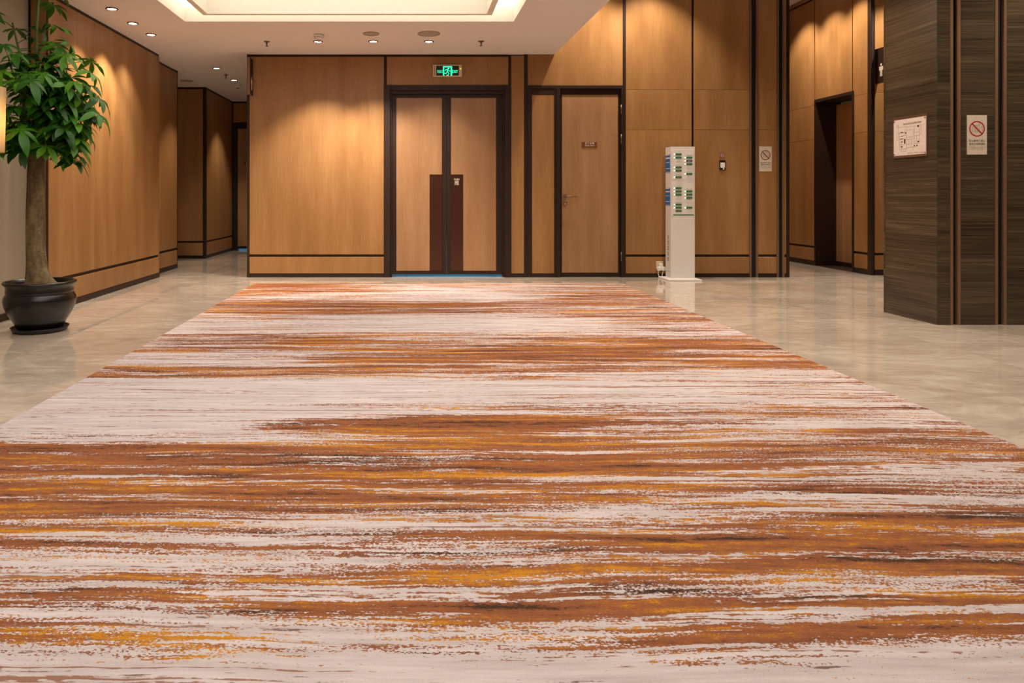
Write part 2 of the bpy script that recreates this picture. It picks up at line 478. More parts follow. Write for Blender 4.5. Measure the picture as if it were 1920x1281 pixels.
boxes('tray_ring', [(IX0, IX0 + LIP, IY0, IY1, ZC, zi), (IX1 - LIP, IX1, IY0, IY1, ZC, zi),
                    (IX0 + LIP, IX1 - LIP, IY0, IY0 + LIP, ZC, zi), (IX0 + LIP, IX1 - LIP, IY1 - LIP, IY1, ZC, zi)], 'tray_paint', ceil)
slot = boxes('cove_light', [(OX0, IX0, OY0, OY1, zt, zt + .03), (IX1, OX1, OY0, OY1, zt, zt + .03),
                            (IX0, IX1, OY0, IY0, zt, zt + .03), (IX0, IX1, IY1, OY1, zt, zt + .03)], 'slot_light')
tag(slot, 'glowing strip of light in the slot around the ceiling tray', 'ceiling light')
tray = box('tray_fill_panel', IX0 + LIP, IX1 - LIP, IY0 + LIP, IY1 - LIP, zi - .03, zi, 'tray_fill')  # unseen panel added to light tray and rug, standing in for cove strips
tag(tray, 'large glowing fill panel added unseen inside the ceiling tray', 'ceiling light')
struct(box('ceiling', XE, 9.2, -3.2, 13.9, ZH, ZH + .1, 'paint'))
struct(box('wall_upper', XE - .1, XE, -3.2, YB + .02, ZC + .1, ZH, 'paint'))

# ------------------------------------------------------------------ back wall
zb0, zb1, zr0, zr1 = 0.0, .045, .252, .280         # skirting, dark rail
X_A0, X_A1 = bx(463), bx(1480)
dd = (bx(732), bx(946)); dz = 2.265               # double door opening
sd = (bx(1047), bx(1168))                         # single door opening
wb = struct(boxes('wall_back', [
    (X_A0, dd[0], YB + .02, YB + .14, 0, ZC + .02), (dd[0], dd[1], YB + .02, YB + .14, dz, ZC + .02), (dd[1], bx(985), YB + .02, YB + .14, 0, ZC + .02),
    (bx(985), sd[0], YB + .02, YB + .14, 0, ZH), (sd[0], sd[1], YB + .02, YB + .14, 2.30, ZH), (sd[1], X_A1, YB + .02, YB + .14, 0, ZH)], 'trim'))
def trimB(u0, u1, v0, v1, d=-.010, name='dark_trim'):
    return B.box(name, bx(u0), bx(u1), bz(v1), bz(v0), -.02, d, 'trim', wb)
# left of the double door
trimB(463, 467.5, 102, 521, .002); trimB(467.5, 953, 102, 106.2)
B.panel(wb, bx(467.5), bx(720), zr1, bz(106.2)); B.panel(wb, bx(467.5), bx(720), zb1, zr0)
trimB(720, 725, 106.2, 160)
B.panel(wb, bx(725), bx(953.3), bz(160), bz(106.2))
trimB(953.3, 958.2, 106.2, 160)
B.panel(wb, bx(958.2), bx(983), zb1, bz(104))
trimB(983, 989, 100, 521, .002)
B.box('skirting_board', bx(463), bx(720), 0, zb1, -.02, .004, 'trim', wb)
B.box('skirting_board', bx(957), bx(997), 0, zb1, -.02, .004, 'trim', wb)
# over and beside the single door
B.panel(wb, bx(989), bx(1168), bz(160.5), ZH - .005)
B.panel(wb, bx(997), bx(1039.5), zb1, bz(177.5), mat='wood')
B.box('skirting_board', bx(997), bx(1047), 0, zb1, -.02, .004, 'trim', wb)
trimB(1168, 1173.2, -70, 521, .002)
# right of the single door
for (u0, u1) in ((1173.2, 1297.2), (1301.2, 1405.3), (1421, 1456.5), (1470.5, 1474.6)):
    for z0, z1 in ((zb1, zr0), (zr1, 1.82), (1.82, 2.31), (2.31, ZH - .005)):
        B.panel(wb, bx(u0), bx(u1), z0, z1)
    B.box('skirting_board', bx(u0), bx(u1), 0, zb1, -.02, .004, 'trim', wb)
trimB(1474.6, 1480, -70, 521, .004)
for (u0, u1) in ((1405.3, 1421), (1456.5, 1470.5)):        # tracks of the fire shutters
    a, b = bx(u0), bx(u1); w = .022
    B.box('bronze_strip', a, a + w, 0, ZH, -.02, .006, 'bronze', wb)
    B.box('bronze_strip', b - w, b, 0, ZH, -.02, .006, 'bronze', wb)
    B.box('shutter_track', a + w, b - w, 0, ZH, -.02, -.015, 'groove', wb)

# ---------------- double door
d1 = bpy.data.objects.new('door_1', None); COL.objects.link(d1); d1.location = ((dd[0] + dd[1]) / 2, YB, 0); WORLD[d1.name] = Vector(d1.location); struct(d1)
d1['label'] = 'pair of wood veneer doors with dark frame under the exit sign'
def jamb(par, x0, x1, z0, z1, d0, d1_, name='door_frame', mat='trim'): return B.box(name, x0, x1, z0, z1, d0, d1_, mat, par, .002)
jamb(d1, bx(720), bx(731.5), 0, bz(160), -.10, .012)
jamb(d1, bx(946.5), bx(957.8), 0, bz(160), -.10, .012)
jamb(d1, bx(731.5), bx(946.5), bz(169.5), bz(160), -.10, .012)
jamb(d1, bx(731.5), bx(734.5), 0, bz(169.5), -.12, -.03); jamb(d1, bx(943.5), bx(946.5), 0, bz(169.5), -.12, -.03)
jamb(d1, bx(734.5), bx(943.5), bz(173.5), bz(169.5), -.12, -.03)
xm = bx(837.6)
for side in (0, 1):
    x0, x1 = (bx(734.8), xm - .002) if side == 0 else (xm + .002, bx(943.2))
    z0, z1 = .028, bz(173.8)
    leaf = B.box('door_leaf', x0, x1, z0, z1, -.10, -.062, 'trim', d1)
    LF = Wall('x', YB + .058, -1)
    p0, p1 = (bx(742.8), bx(829.3)) if side == 0 else (bx(846), bx(931.6))
    LF.panel(leaf, p0, p1, bz(509), bz(182.2), 'door_wood', 'veneer_panel', t=.006, c=.002)
    k0, k1 = (bx(805.7), bx(829.3)) if side == 0 else (bx(846), bx(869))
    kp = LF.box('push_plate', k0, k1, bz(509), bz(327), .0, .003, 'push_plate', leaf)
    kp['label'] = 'brown metal push plate'
    if side == 1:
        text('push_lettering', 'PUSH', LF.frame(bx(857), bz(336.5), .0035), .034, 'print_pale', leaf, width=.062)
        text('push_lettering', '推', LF.frame(bx(857), bz(343.5), .0035), .062, 'print_pale', leaf)
# low box added to hold in the daylight lamp behind the doors, seen only through the gap under them
def behind(x0, x1, y, zt=.5):
    w = struct(boxes('light_box_behind_door', [(x0 - .06, x0, y, y + .9, 0, zt), (x1, x1 + .06, y, y + .9, 0, zt), (x0 - .06, x1 + .06, y + .9, y + .96, 0, zt), (x0 - .06, x1 + .06, y, y + .96, zt, zt + .05)], 'paint'))
    ld = bpy.data.lights.new('daylight', 'AREA'); ld.shape = 'RECTANGLE'; ld.size = x1 - x0; ld.size_y = .5
    ld.energy = 2.2 * (x1 - x0); ld.color = (.10, .52, 1.0)
    lo = bpy.data.objects.new('daylight', ld); COL.objects.link(lo); lo.location = ((x0 + x1) / 2, y + .4, zt - .02)
behind(dd[0], dd[1], YB + .14)

# ---------------- single door
d2 = bpy.data.objects.new('door_2', None); COL.objects.link(d2); d2.location = ((sd[0] + sd[1]) / 2, YB, 0); WORLD[d2.name] = Vector(d2.location); struct(d2)
d2['label'] = 'single wood veneer door with lever handle and small plaque'
jamb(d2, bx(989), bx(1168), bz(166), bz(160.5), -.06, .012)
jamb(d2, bx(989), bx(997), zb1, bz(166), -.02, .008); jamb(d2, bx(997), bx(1039.5), bz(177.5), bz(166), -.02, .004)
jamb(d2, bx(1039.5), bx(1043), zb1, bz(166), -.02, .006); jamb(d2, bx(1043), bx(1050), 0, bz(166), -.08, .012)
jamb(d2, bx(1164.5), bx(1168), 0, bz(166), -.08, .012)
DL = Wall('x', YB + .02, -1)
leaf2 = box('door_leaf', bx(1050.6), bx(1164), YB + .026, YB + .065, .006, bz(167), 'trim', d2)
DL.panel(leaf2, bx(1054), bx(1160), bz(512), bz(177), 'door_wood', 'veneer_panel', t=.006, c=.002)
hx = bx(1060)
def ydisc(name, x, z, r, y0, y1, mat, par, n=20):
    bm = bmesh.new(); a = [bm.verts.new((x + r * math.cos(2 * math.pi * k / n), y0, z + r * math.sin(2 * math.pi * k / n))) for k in range(n)]
    b = [bm.verts.new((x + r * math.cos(2 * math.pi * k / n), y1, z + r * math.sin(2 * math.pi * k / n))) for k in range(n)]
    bm.faces.new(a); bm.faces.new(b)
    for k in range(n): bm.faces.new((a[k], a[(k + 1) % n], b[(k + 1) % n], b[k]))
    return bm_obj(name, bm, mat, par)
yl = YB + .02
h = ydisc('handle', hx, bz(368), .027, yl - .010, yl, 'bronze', leaf2)
tube('lever', [(hx, yl - .005, bz(368)), (hx, yl - .05, bz(368)), (hx + .02, yl - .055, bz(368)), (hx + .135, yl - .055, bz(368.4))], .0075, 'bronze', leaf2, 10)
ydisc('keyhole_plate', hx, bz(382), .027, yl - .008, yl, 'bronze', leaf2)
flat('keyhole', [rect(-.003, -.009, .003, .009)], (Vector((hx, yl - .008, bz(382))), Vector((1, 0, 0)), Vector((0, 0, 1))), 'print_pale', leaf2, .001)
for v0, v1 in ((197, 214), (252, 270), (473, 490.5)):
    tube('hinge', [(bx(1164.2), YB - .016, bz(v1)), (bx(1164.2), YB - .016, bz(v0))], .007, 'steel', d2, 8)
pq = thing('door_plaque', (bx(1105.5), yl, bz(276)), 'small bronze staff plaque on the single door', 'sign')
DL.box('plate', bx(1091.5), bx(1120), bz(276.2), bz(266), 0, .006, 'plaque', pq, .001)
text('lettering', '员工专用', DL.frame(bx(1106), bz(269.2), .0065), .030, 'print_pale', pq, width=.110)
text('lettering', 'STAFF ONLY', DL.frame(bx(1106), bz(273.4), .0065), .020, 'print_pale', pq, width=.118)

# ------------------------------------------------------------------ left walls
wl = struct(box('wall_left', XL - .16, XL - .02, 6.17, 8.90, 0, ZC, 'trim'))
def wood_run(w, par, cuts, zt=ZC - .03, extra=()):
    for s0, s1 in zip(cuts, cuts[1:]):
        w.panel(par, s0, s1, zr1, zt); w.panel(par, s0, s1, zb1 + .01, zr0)
    w.box('skirting_board', cuts[0], cuts[-1], 0, zb1 + .01, -.02, .004, 'trim', par)
    w.box('top_trim', cuts[0], cuts[-1], zt, ZC, -.02, -.006, 'trim', par)
wood_run(L1, wl, [6.17, 7.07, 8.90])
box('return_panel', -3.24, XL - .003, 6.15, 6.17, .05, ZC, 'wood', wl)
box('dark_trim', -3.26, -3.24, 6.145, 6.17, 0, ZC, 'trim', wl)
box('corner_trim', XL - .004, XL + .002, 6.146, 6.168, 0, ZC, 'trim', wl)
wl2 = struct(box('wall_left', -3.42, -3.27, 8.90, 10.05, 0, ZC, 'trim'))
wood_run(L2, wl2, [8.902, 10.04])
L2.box('corner_trim', 10.04, 10.052, 0, ZC, -.03, .003, 'trim', wl2)
wg = struct(box('wall_grey', -3.40, -3.26, -3.2, 6.17, 0, ZC, 'grey_wall'))
box('skirting_board', -3.26, -3.248, -3.1, 6.14, 0, .06, 'trim', wg)
# corridor
C1 = Wall('x', 11.55, -1)
wc = struct(box('wall_corridor', -4.5, -3.30, 11.57, 13.6, 0, ZC, 'trim'))
for z0, z1 in ((zb1, zr0), (zr1, ZC - .03)): C1.panel(wc, -4.48, -3.31, z0, z1)
C1.box('skirting_board', -4.5, -3.30, 0, zb1, -.02, .004, 'trim', wc); C1.box('top_trim', -4.5, -3.30, ZC - .03, ZC, -.02, 0, 'trim', wc)
box('corner_trim', -3.32, -3.275, 11.535, 11.60, 0, ZC, 'trim', wc)
L3 = Wall('y', -3.28, 1)
for z0, z1 in ((zb1, zr0), (zr1, ZC - .03)): L3.panel(wc, 11.60, 13.27, z0, z1)
L3.box('skirting_board', 11.60, 13.27, 0, zb1, -.02, .004, 'trim', wc); L3.box('top_trim', 11.60, 13.27, ZC - .03, ZC, -.02, 0, 'trim', wc)
struct(box('wall_corridor', -4.55, -4.45, 9.9, 11.6, 0, ZC, 'hidden_wall'))
# end of the corridor with its door
CE = Wall('x', 13.3, -1); cx = lambda u: (u - VPU) / F * 13.3; cz = lambda v: 1 - (v - VPV) / F * 13.3
we = struct(boxes('wall_corridor', [(-3.30, -3.22, 13.32, 13.44, 0, ZC), (-3.22, -2.14, 13.32, 13.44, 2.33, ZC), (-2.14, -1.9, 13.32, 13.44, 0, ZC)], 'trim'))
CE.panel(we, -3.27, -2.02, 2.36, ZC - .03); CE.box('top_trim', -3.28, -2.0, ZC - .03, ZC, -.02, 0, 'trim', we)
CE.panel(we, -2.13, -2.02, zb1, 2.34)
d3 = struct(box('door_3', cx(445), -2.18, 13.33, 13.37, .04, cz(242), 'door_wood')); d3['label'] = 'wood door at the end of the dim corridor'
CE.box('door_frame', -3.275, cx(444.5), 0, 2.355, -.06, .012, 'trim', d3); CE.box('door_frame', cx(444.5), -2.14, cz(241), 2.355, -.06, .012, 'trim', d3)
CE.box('door_rail', cx(445), -2.18, .03, .075, -.03, -.02, 'trim', d3)
CE.box('door_plate', cx(457), cx(461), cz(309), cz(303), -.03, -.022, 'plaque', d3)
behind(-3.2, -2.16, 13.44)
# the side of the block that faces the corridor
struct(box('wall_block_side', X_A0, X_A0 + .12, YB + .03, 13.4, 0, ZC, 'wood'))
struct(box('wall_block_side', X_A1 - .12, X_A1, YB + .03, 13.4, 0, ZH, 'wood'))

# ------------------------------------------------------------------ passage beside the stone column
wr = struct(boxes('wall_right', [(XR + .02, XR + .14, 9.168, 9.49, 0, ZH), (XR + .02, XR + .14, 9.49, 10.36, 2.37, ZH), (XR + .02, XR + .14, 10.36, 13.6, 0, ZH)], 'trim'))
for (s0, s1) in ((9.168, 9.484), (10.385, 11.6), (11.6, 13.5)):
    for z0, z1 in ((zb1 + .02, zr0), (zr1, 1.82), (1.82, 2.31), (2.31, 3.84), (3.86, ZH)): RW.panel(wr, s0, s1, z0, z1)
    RW.box('skirting_board', s0, s1, 0, zb1 + .02, -.02, .004, 'trim', wr)
RW.panel(wr, 9.50, 10.37, 2.385, 3.84); RW.panel(wr, 9.50, 10.37, 3.86, ZH)
RW.box('dark_trim', 9.484, 9.50, 2.37, ZH, -.02, -.006, 'trim', wr); RW.box('dark_trim', 10.37, 10.385, 2.37, ZH, -.02, -.006, 'trim', wr)
RW.box('corner_trim', 9.095, 9.168, 0, ZH, -.03, .006, 'trim', wr)
d4 = struct(RW.box('door_4', 9.46, 10.37, .04, 2.31, -.33, -.29, 'door_wood')); d4['label'] = 'wood door set back in a deep dark frame beside the passage'
RW.box('door_frame', 10.342, 10.372, 0, 2.385, -.36, .010, 'trim', d4); RW.box('door_frame', 9.458, 9.49, 0, 2.385, -.36, .010, 'trim', d4)
RW.box('door_frame', 9.49, 10.342, 2.345, 2.385, -.36, .010, 'trim', d4); RW.box('door_rail', 9.49, 10.342, .02, .07, -.30, -.285, 'trim', d4)
RW.box('threshold', 9.49, 10.342, .0, .006, -.36, .0, 'trim', d4)
FW = Wall('x', 9.12, -1)
wf = struct(box('wall_back_side', 5.875, 9.1, 9.14, 9.26, 0, ZH, 'trim'))
for (s0, s1) in ((5.885, 6.9), (6.9, 8.2), (8.2, 9.08)):
    for z0, z1 in ((zb1 + .02, zr0), (zr1, 1.82), (1.82, 2.31), (2.31, ZH - .01)): FW.panel(wf, s0, s1, z0, z1)
    FW.box('skirting_board', s0, s1, 0, zb1 + .02, -.02, .004, 'trim', wf)
struct(box('wall_back_side', 4.5, 6.0, 13.5, 13.6, 0, ZH, 'wood'))
struct(box('wall_far_side', 9.1, 9.2, -3.2, 9.2, 0, ZH, 'wood'))
struct(box('wall_front', -3.4, 9.2, -3.2, -3.1, 0, ZH, 'hidden_wall'))

# ------------------------------------------------------------------ stone column
YS, XS = 5.59, 4.09
col = struct(box('stone_column', XS + .025, 5.9, YS + .025, 6.195, 0, ZH, 'groove'))
col['label'] = 'wide column clad in dark striated brown marble with bronze-edged tracks'
SF = Wall('x', YS, -1); SS = Wall('y', XS, -1)
sx = lambda u: (u - VPU) / F * YS
for z0, z1 in ((0, .82), (.82, 1.40), (1.40, 2.35), (2.35, 3.30), (3.30, ZH)):
    for s0, s1 in ((XS + .003, sx(1781.5)), (sx(1800.5), sx(1865.5)), (sx(1886.8), 5.10), (5.10, 5.9)):
        SF.panel(col, s0, s1, z0, z1, 'stone', 'stone_slab', t=.024, c=.0012, gap=.0006)
for z0, z1 in ((0, .82), (.82, 1.90), (1.90, 2.95), (2.95, ZH)):
    SS.panel(col, YS, 6.2, z0, z1, 'stone', 'stone_slab', t=.024, c=.0012, gap=.0006)
box('stone_slab', XS, 5.9, 6.195, 6.22, 0, ZH, 'stone', col)
for (u0, u1) in ((1781.5, 1800.5), (1865.5, 1886.8)):
    a, b = sx(u0), sx(u1); w = .021
    SF.box('bronze_strip', a, a + w, 0, ZH, -.025, .004, 'bronze', col); SF.box('bronze_strip', b - w, b, 0, ZH, -.025, .004, 'bronze', col)

# ------------------------------------------------------------------ rug
bm = bmesh.new(); add_box(bm, -1.77, 2.41, -2.2, 8.16, 0.0005, .012)
bmesh.ops.bevel(bm, geom=[e for e in bm.edges if all(v.co.z > .01 for v in e.verts)], offset=.005, segments=2, affect='EDGES')
tag(bm_obj('rug', bm, 'rug'), 'huge lobby rug with broken rust, orange and off-white streaks', 'rug')

# ------------------------------------------------------------------ ceiling fittings
def downlight(x, y, z, label, group, energy, size=100, blend=.62, lens_r=.041, tilt=0.0):
    t = thing('recessed_downlight', (x, y, z - .012), label, 'ceiling light', group)
    lathe('trim_ring', [(lens_r, 0), (.054, -.001), (.056, -.005), (.052, -.010), (lens_r, -.009)], (x, y, z), 'steel', t, 28, True, False)
    lathe('lens', [(lens_r + .001, -.0035), (lens_r + .001, -.006)], (x, y, z), 'lens', t, 24, False)
    ld = bpy.data.lights.new('downlight_beam', 'SPOT'); ld.energy = energy; ld.spot_size = R(size); ld.spot_blend = blend
    ld.color = LAMP_COL; ld.shadow_soft_size = .03
    lo = bpy.data.objects.new('downlight_beam', ld); COL.objects.link(lo); lo.parent = t; lo.location = (0, 0, -.012); lo.rotation_euler = (R(tilt), 0, 0)
    return t
row1 = 'downlights along the panelled wall beside the plant'
downlight(-2.78, 6.71, ZC, 'recessed ceiling downlight closest to the potted tree', row1, SPOT_W * .5, 92)
downlight(-2.80, 7.27, ZC, 'middle one of three recessed downlights beside the panelled wall', row1, SPOT_W * .95, 92)
downlight(-2.80, 7.78, ZC, 'recessed downlight third from the potted tree along the panelled wall', row1, SPOT_W * .3, 92)
row2 = 'downlights in the corridor ceiling'
downlight(-2.64, 9.82, ZC, 'recessed downlight at the mouth of the dim corridor', row2, SPOT_W * .6, 82)
downlight(-2.65, 10.83, ZC, 'recessed downlight deeper in the corridor beside a smoke detector', row2, SPOT_W * .25, 82)
downlight(-2.72, 12.25, ZC, 'recessed downlight hidden at the far end of the corridor', row2, SPOT_W * .55, 84)
row3 = 'downlights in front of the double door wall'
downlight(-1.04, 8.13, ZC, 'recessed downlight under the smoke detector before the back wall', row3, SPOT_W * 1.05, 88, tilt=12)
downlight(-.415, 8.12, ZC, 'recessed downlight next to the smaller round ceiling speaker', row3, SPOT_W * 1.1, 88, tilt=12)
downlight(.21, 8.13, ZC, 'recessed downlight next to the larger round ceiling speaker', row3, SPOT_W * .5, 88, tilt=12)
row4 = 'downlights in the taller ceiling'
for x, y, e, lab in ((2.25, 8.40, .9, 'over the single door'), (2.92, 8.40, 1.0, 'over the charging kiosk'), (5.42, 10.55, .75, 'deep in the passage past the recessed door'), (5.42, 9.9, .75, 'before the recessed passage door'), (5.42, 9.3, .9, 'at the mouth of the passage'), (3.2, 6.9, 1.0, 'between the charging kiosk and the stone column'), (3.1, 5.2, 1.1, 'over the marble floor beside the stone column'), (3.1, 3.2, 1.1, 'over the near marble floor beside the rug'), (4.9, 4.5, 1.5, 'in front of the stone column notice'), (6.2, 8.6, 1.7, 'behind the stone column')):
    downlight(x, y, ZH, 'recessed downlight in the taller ceiling ' + lab, row4, SPOT_W * e)

def detector(x, y, label):
    t = thing('smoke_detector', (x, y, ZC - .074), label, 'smoke detector', 'ceiling smoke detectors')
    lathe('mounting_base', [(.056, 0), (.058, -.010), (.054, -.024)], (x, y, ZC), 'white_plastic', t)
    lathe('sensor_head', [(.052, -.024), (.048, -.046), (.034, -.058)], (x, y, ZC), 'white_plastic', t)
    lathe('sensor_cap', [(.026, -.058), (.028, -.066), (.018, -.074)], (x, y, ZC), 'fixture', t)
detector(-.99, 7.80, 'white smoke detector on the ceiling above the back wall downlights')
detector(-2.68, 11.2, 'white smoke detector on the dim corridor ceiling')
def speaker(x, y, r, label, group):
    t = thing('ceiling_speaker', (x, y, ZC - .008), label, 'speaker', group)
    lathe('rim', [(r - .008, -.001), (r, -.001), (r, -.005), (r - .008, -.008)], (x, y, ZC), 'fixture', t, 32, True, False)
    lathe('grille', [(r - .007, -.002), (r - .007, -.004)], (x, y, ZC), 'fixture', t, 32, False)
speaker(-.42, 7.74, .09, 'smaller round speaker grille flush in the ceiling before the back wall', 'round ceiling speakers')
speaker(.20, 7.74, .122, 'larger round speaker grille flush in the ceiling before the exit sign', 'round ceiling speakers')
speaker(-3.38, 10.9, .10, 'round grille on the corridor ceiling beside the panelled wall corner', 'round ceiling speakers')
def sprinkler(x, y, label):
    t = thing('fire_sprinkler', (x, y, ZC - .06), label, 'sprinkler', 'ceiling sprinklers')
    lathe('escutcheon', [(.034, 0), (.032, -.006), (.014, -.010)], (x, y, ZC), 'steel', t)
    lathe('stem', [(.009, -.008), (.009, -.03), (.006, -.034), (.006, -.052)], (x, y, ZC), 'steel', t, 12)
    lathe('deflector', [(.018, -.052), (.018, -.056)], (x, y, ZC), 'steel', t, 16, False)
sprinkler(-1.62, 8.14, 'small metal sprinkler near the corner of the back wall')
sprinkler(.80, 8.12, 'small metal sprinkler past the larger ceiling speaker')
sprinkler(-2.65, 10.36, 'small metal sprinkler between the two corridor downlights')

# ------------------------------------------------------------------ exit sign
ex = thing('exit_sign', (bx(839), YB, bz(145)), 'lit green exit sign with running figure above the double door', 'exit sign')
B.box('housing', bx(811.5), bx(866), bz(144.5), bz(122), 0, .028, 'cream_plastic', ex, .004)
B.box('display', bx(817.8), bx(860), bz(142.4), bz(124.2), .026, .030, 'black_plastic', ex)
e0 = B.frame(bx(838.9), bz(133.6), .0302)
flat('door_symbol', [rect(-.056, -.058, -.040, .057), rect(.038, -.058, .056, .057), rect(-.040, .042, .038, .057)], e0, 'exit_green', ex)
man = [disc(.013, .029, .011, 12)] + stroke([(-.030, -.002), (-.018, .018), (.004, .016), (.020, -.004), (.036, -.002)], .007)
man += stroke([(.002, .016), (-.004, -.012)], .014) + stroke([(-.004, -.012), (-.016, -.032), (-.036, -.030)], .008) + stroke([(0, -.012), (.018, -.032), (.008, -.054), (-.010, -.054)], .008)
flat('running_figure', man, e0, 'exit_green', ex)
text('lettering', 'EXIT', B.frame(bx(853), bz(135.4), .0302), .052, 'exit_green', ex, width=.066)
text('lettering', '安全出口', B.frame(bx(824.6), bz(135.4), .0302), .044, 'exit_green', ex, width=.066)
flat('indicator_lamp', [disc(0, 0, .008, 12)], B.frame(bx(863), bz(129.7), .028), 'exit_amber', ex, .003)
flat('test_button', [disc(0, 0, .006, 12)], B.frame(bx(863), bz(134.5), .028), 'white_plastic', ex, .003)
flat('vent', [rect(-.006, -.060, .006, .060)], B.frame(bx(814.6), bz(133.3), .028), 'print_grey', ex, .0006)

# ------------------------------------------------------------------ projecting restroom signs
def person_polys(s, skirt=False):
    body = [(-.30, .28), (.30, .28), (.30, -.10), (.17, -.10), (.17, -.72), (.02, -.72), (.02, -.2), (-.02, -.2), (-.02, -.72), (-.17, -.72), (-.17, -.10), (-.30, -.10)]
    if skirt: body = [(-.16, .28), (.16, .28), (.36, -.30), (.15, -.30), (.15, -.72), (-.15, -.72), (-.15, -.30), (-.36, -.30)]
    return [[(x * s, y * s) for x, y in body], disc(0, .45 * s, .13 * s, 14)]
fs = thing('projecting_sign', (-1.9575, 8.80, 2.24), 'narrow dark brown sign jutting from the back wall at the corridor corner', 'sign')
box('sign_body', -1.975, -1.94, 8.72, YB + .001, 2.235, 2.685, 'bronze', fs, .002)
box('sign_face', -1.941, -1.937, 8.726, 8.876, 2.24, 2.68, 'trim', fs)
flat('figure_symbol', person_polys(.125), (Vector((-1.937, 8.80, 2.385)), Vector((0, 1, 0)), Vector((0, 0, 1))), 'print_pale', fs)
fs2 = thing('projecting_sign', (5.90, 9.0, 2.42), 'dark restroom sign with white figure partly behind the stone column', 'sign')
box('sign_body', 5.888, 5.922, 8.90, 9.121, 2.42, 2.86, 'trim', fs2, .002)
flat('figure_symbol', person_polys(.125), (Vector((5.888, 9.0, 2.59)), Vector((0, -1, 0)), Vector((0, 0, 1))), 'print_pale', fs2)

# ------------------------------------------------------------------ notices
def shutter_notice(w, so, z0, z1, width, label, red, grp):
    h = z1 - z0; k = width / .153
    t = thing('fire_shutter_notice', w.frame(so, z0)[0], label, 'sign', grp)
    w.box('plate', so - width / 2, so + width / 2, z0, z1, 0, .003, 'sign_silver', t, .0008)
    fr = w.frame(so, z1 - h * .345, .0031); r = width * .39
    flat('stacked_boxes_symbol', [p for i in range(4) for p in stroke([(-.035 * k + i * .022 * k, -.03 * k), (-.035 * k + i * .022 * k, (.012 + .01 * (i % 3)) * k), (-.022 * k + i * .022 * k, (.018 + .01 * (i % 3)) * k), (-.022 * k + i * .022 * k, -.03 * k)], .003 * k)], fr, 'print_grey', t, .0003)
    flat('prohibition_symbol', ring2(0, 0, r * .86, r) + stroke([(-r * .64, r * .66), (r * .64, -r * .66)], r * .15), fr, red, t, .0008)
    text('lettering', '防火卷帘下禁止', w.frame(so, z1 - h * .655, .0031), h * .062, 'print_dark', t, width=width * .80)
    text('lettering', '堆放任何障碍物', w.frame(so, z1 - h * .735, .0031), h * .062, 'print_dark', t, width=width * .80)
    text('lettering', 'No stacking of any obstacles', w.frame(so, z1 - h * .81, .0031), h * .034, 'print_grey', t, width=width * .82)
    text('lettering', 'under the fire shutter', w.frame(so, z1 - h * .855, .0031), h * .034, 'print_grey', t, width=width * .76)
shutter_notice(B, bx(1435.2), bz(321.5), bz(274.8), bx(1447) - bx(1423.5), 'pale prohibition notice on the wood panel between two black tracks', 'print_maroon', 'fire shutter notices')
ssz = lambda v: 1 - (v - VPV) / F * YS
shutter_notice(SF, sx(1831.3), ssz(290), ssz(216), sx(1850) - sx(1812.5), 'pale prohibition notice with red ring on the stone column', 'print_red', 'fire shutter notices')

ev = thing('evacuation_plan', (XS, 5.89, 1.32), 'white floor plan under a clear cover on the stone column side', 'sign')
SS.box('backing', 5.694, 6.086, 1.325, 1.652, 0, .003, 'bronze', ev, .001)
SS.box('printed_sheet', 5.702, 6.082, 1.338, 1.636, .003, .005, 'paper', ev)
fr = SS.frame(5.89, 1.49, .0051)
ln = []
def L_(*p, w=.0012): ln.extend(stroke([((x - 530) / 850 * .365, (640 - y) / 1000 * .29) for x, y in p], w))
for p in ([(210, 360), (410, 350), (410, 500), (210, 510), (210, 360)], [(175, 510), (230, 510), (230, 720), (175, 720), (175, 510)], [(235, 520), (420, 515), (420, 600), (235, 610), (235, 520)],
          [(430, 370), (790, 370), (790, 860), (450, 860), (450, 370)], [(450, 460), (640, 455), (640, 660), (450, 665), (450, 460)], [(660, 380), (660, 850)], [(660, 550), (790, 550)], [(660, 640), (790, 640)],
          [(450, 720), (660, 715)], [(510, 720), (510, 850)], [(580, 720), (580, 850)], [(720, 640), (720, 850)], [(790, 360), (850, 350), (850, 600), (800, 610)], [(250, 620), (250, 980), (440, 980)],
          [(300, 730), (300, 980)], [(250, 860), (440, 850)], [(250, 690), (380, 690)], [(440, 960), (740, 940)], [(300, 980), (300, 1050), (440, 1050), (440, 860)], [(620, 950), (620, 1050)], [(340, 870), (340, 940), (300, 940)]): L_(*p)
flat('floor_plan_print', ln, fr, 'print_dark', ev, .0003)['kind'] = 'stuff'
blk = [rect((a - 530) / 850 * .365, (640 - d) / 1000 * .29, (c - 530) / 850 * .365, (640 - b) / 1000 * .29) for a, b, c, d in ((380, 700, 418, 830), (742, 360, 785, 410), (750, 790, 785, 830), (285, 490, 345, 520), (410, 510, 440, 550), (290, 900, 330, 930), (650, 900, 680, 935), (715, 900, 745, 935), (290, 765, 350, 785), (270, 680, 350, 700), (300, 605, 350, 620))]
flat('floor_plan_print', blk, fr, 'print_dark', ev, .0004)['kind'] = 'stuff'
text('lettering', '酒店会议区安全疏散示意图', SS.frame(5.86, 1.594, .0051), .017, 'print_dark', ev, width=.21)
text('lettering', '疏散路线  消火栓  灭火器', SS.frame(5.82, 1.352, .0051), .010, 'print_grey', ev, width=.18)
flat('emblem', ring2(0, 0, .008, .010, 12) + stroke([(-.016, -.012), (0, .014), (.016, -.012)], .002), SS.frame(6.035, 1.584, .0051), 'print_grey', ev, .0003)
for yy, zz in ((5.712, 1.626), (5.712, 1.348), (6.074, 1.626), (6.074, 1.348)):
    flat('fixing_screw', [disc(0, 0, .005, 10)], SS.frame(yy, zz, .005), 'steel', ev, .004)
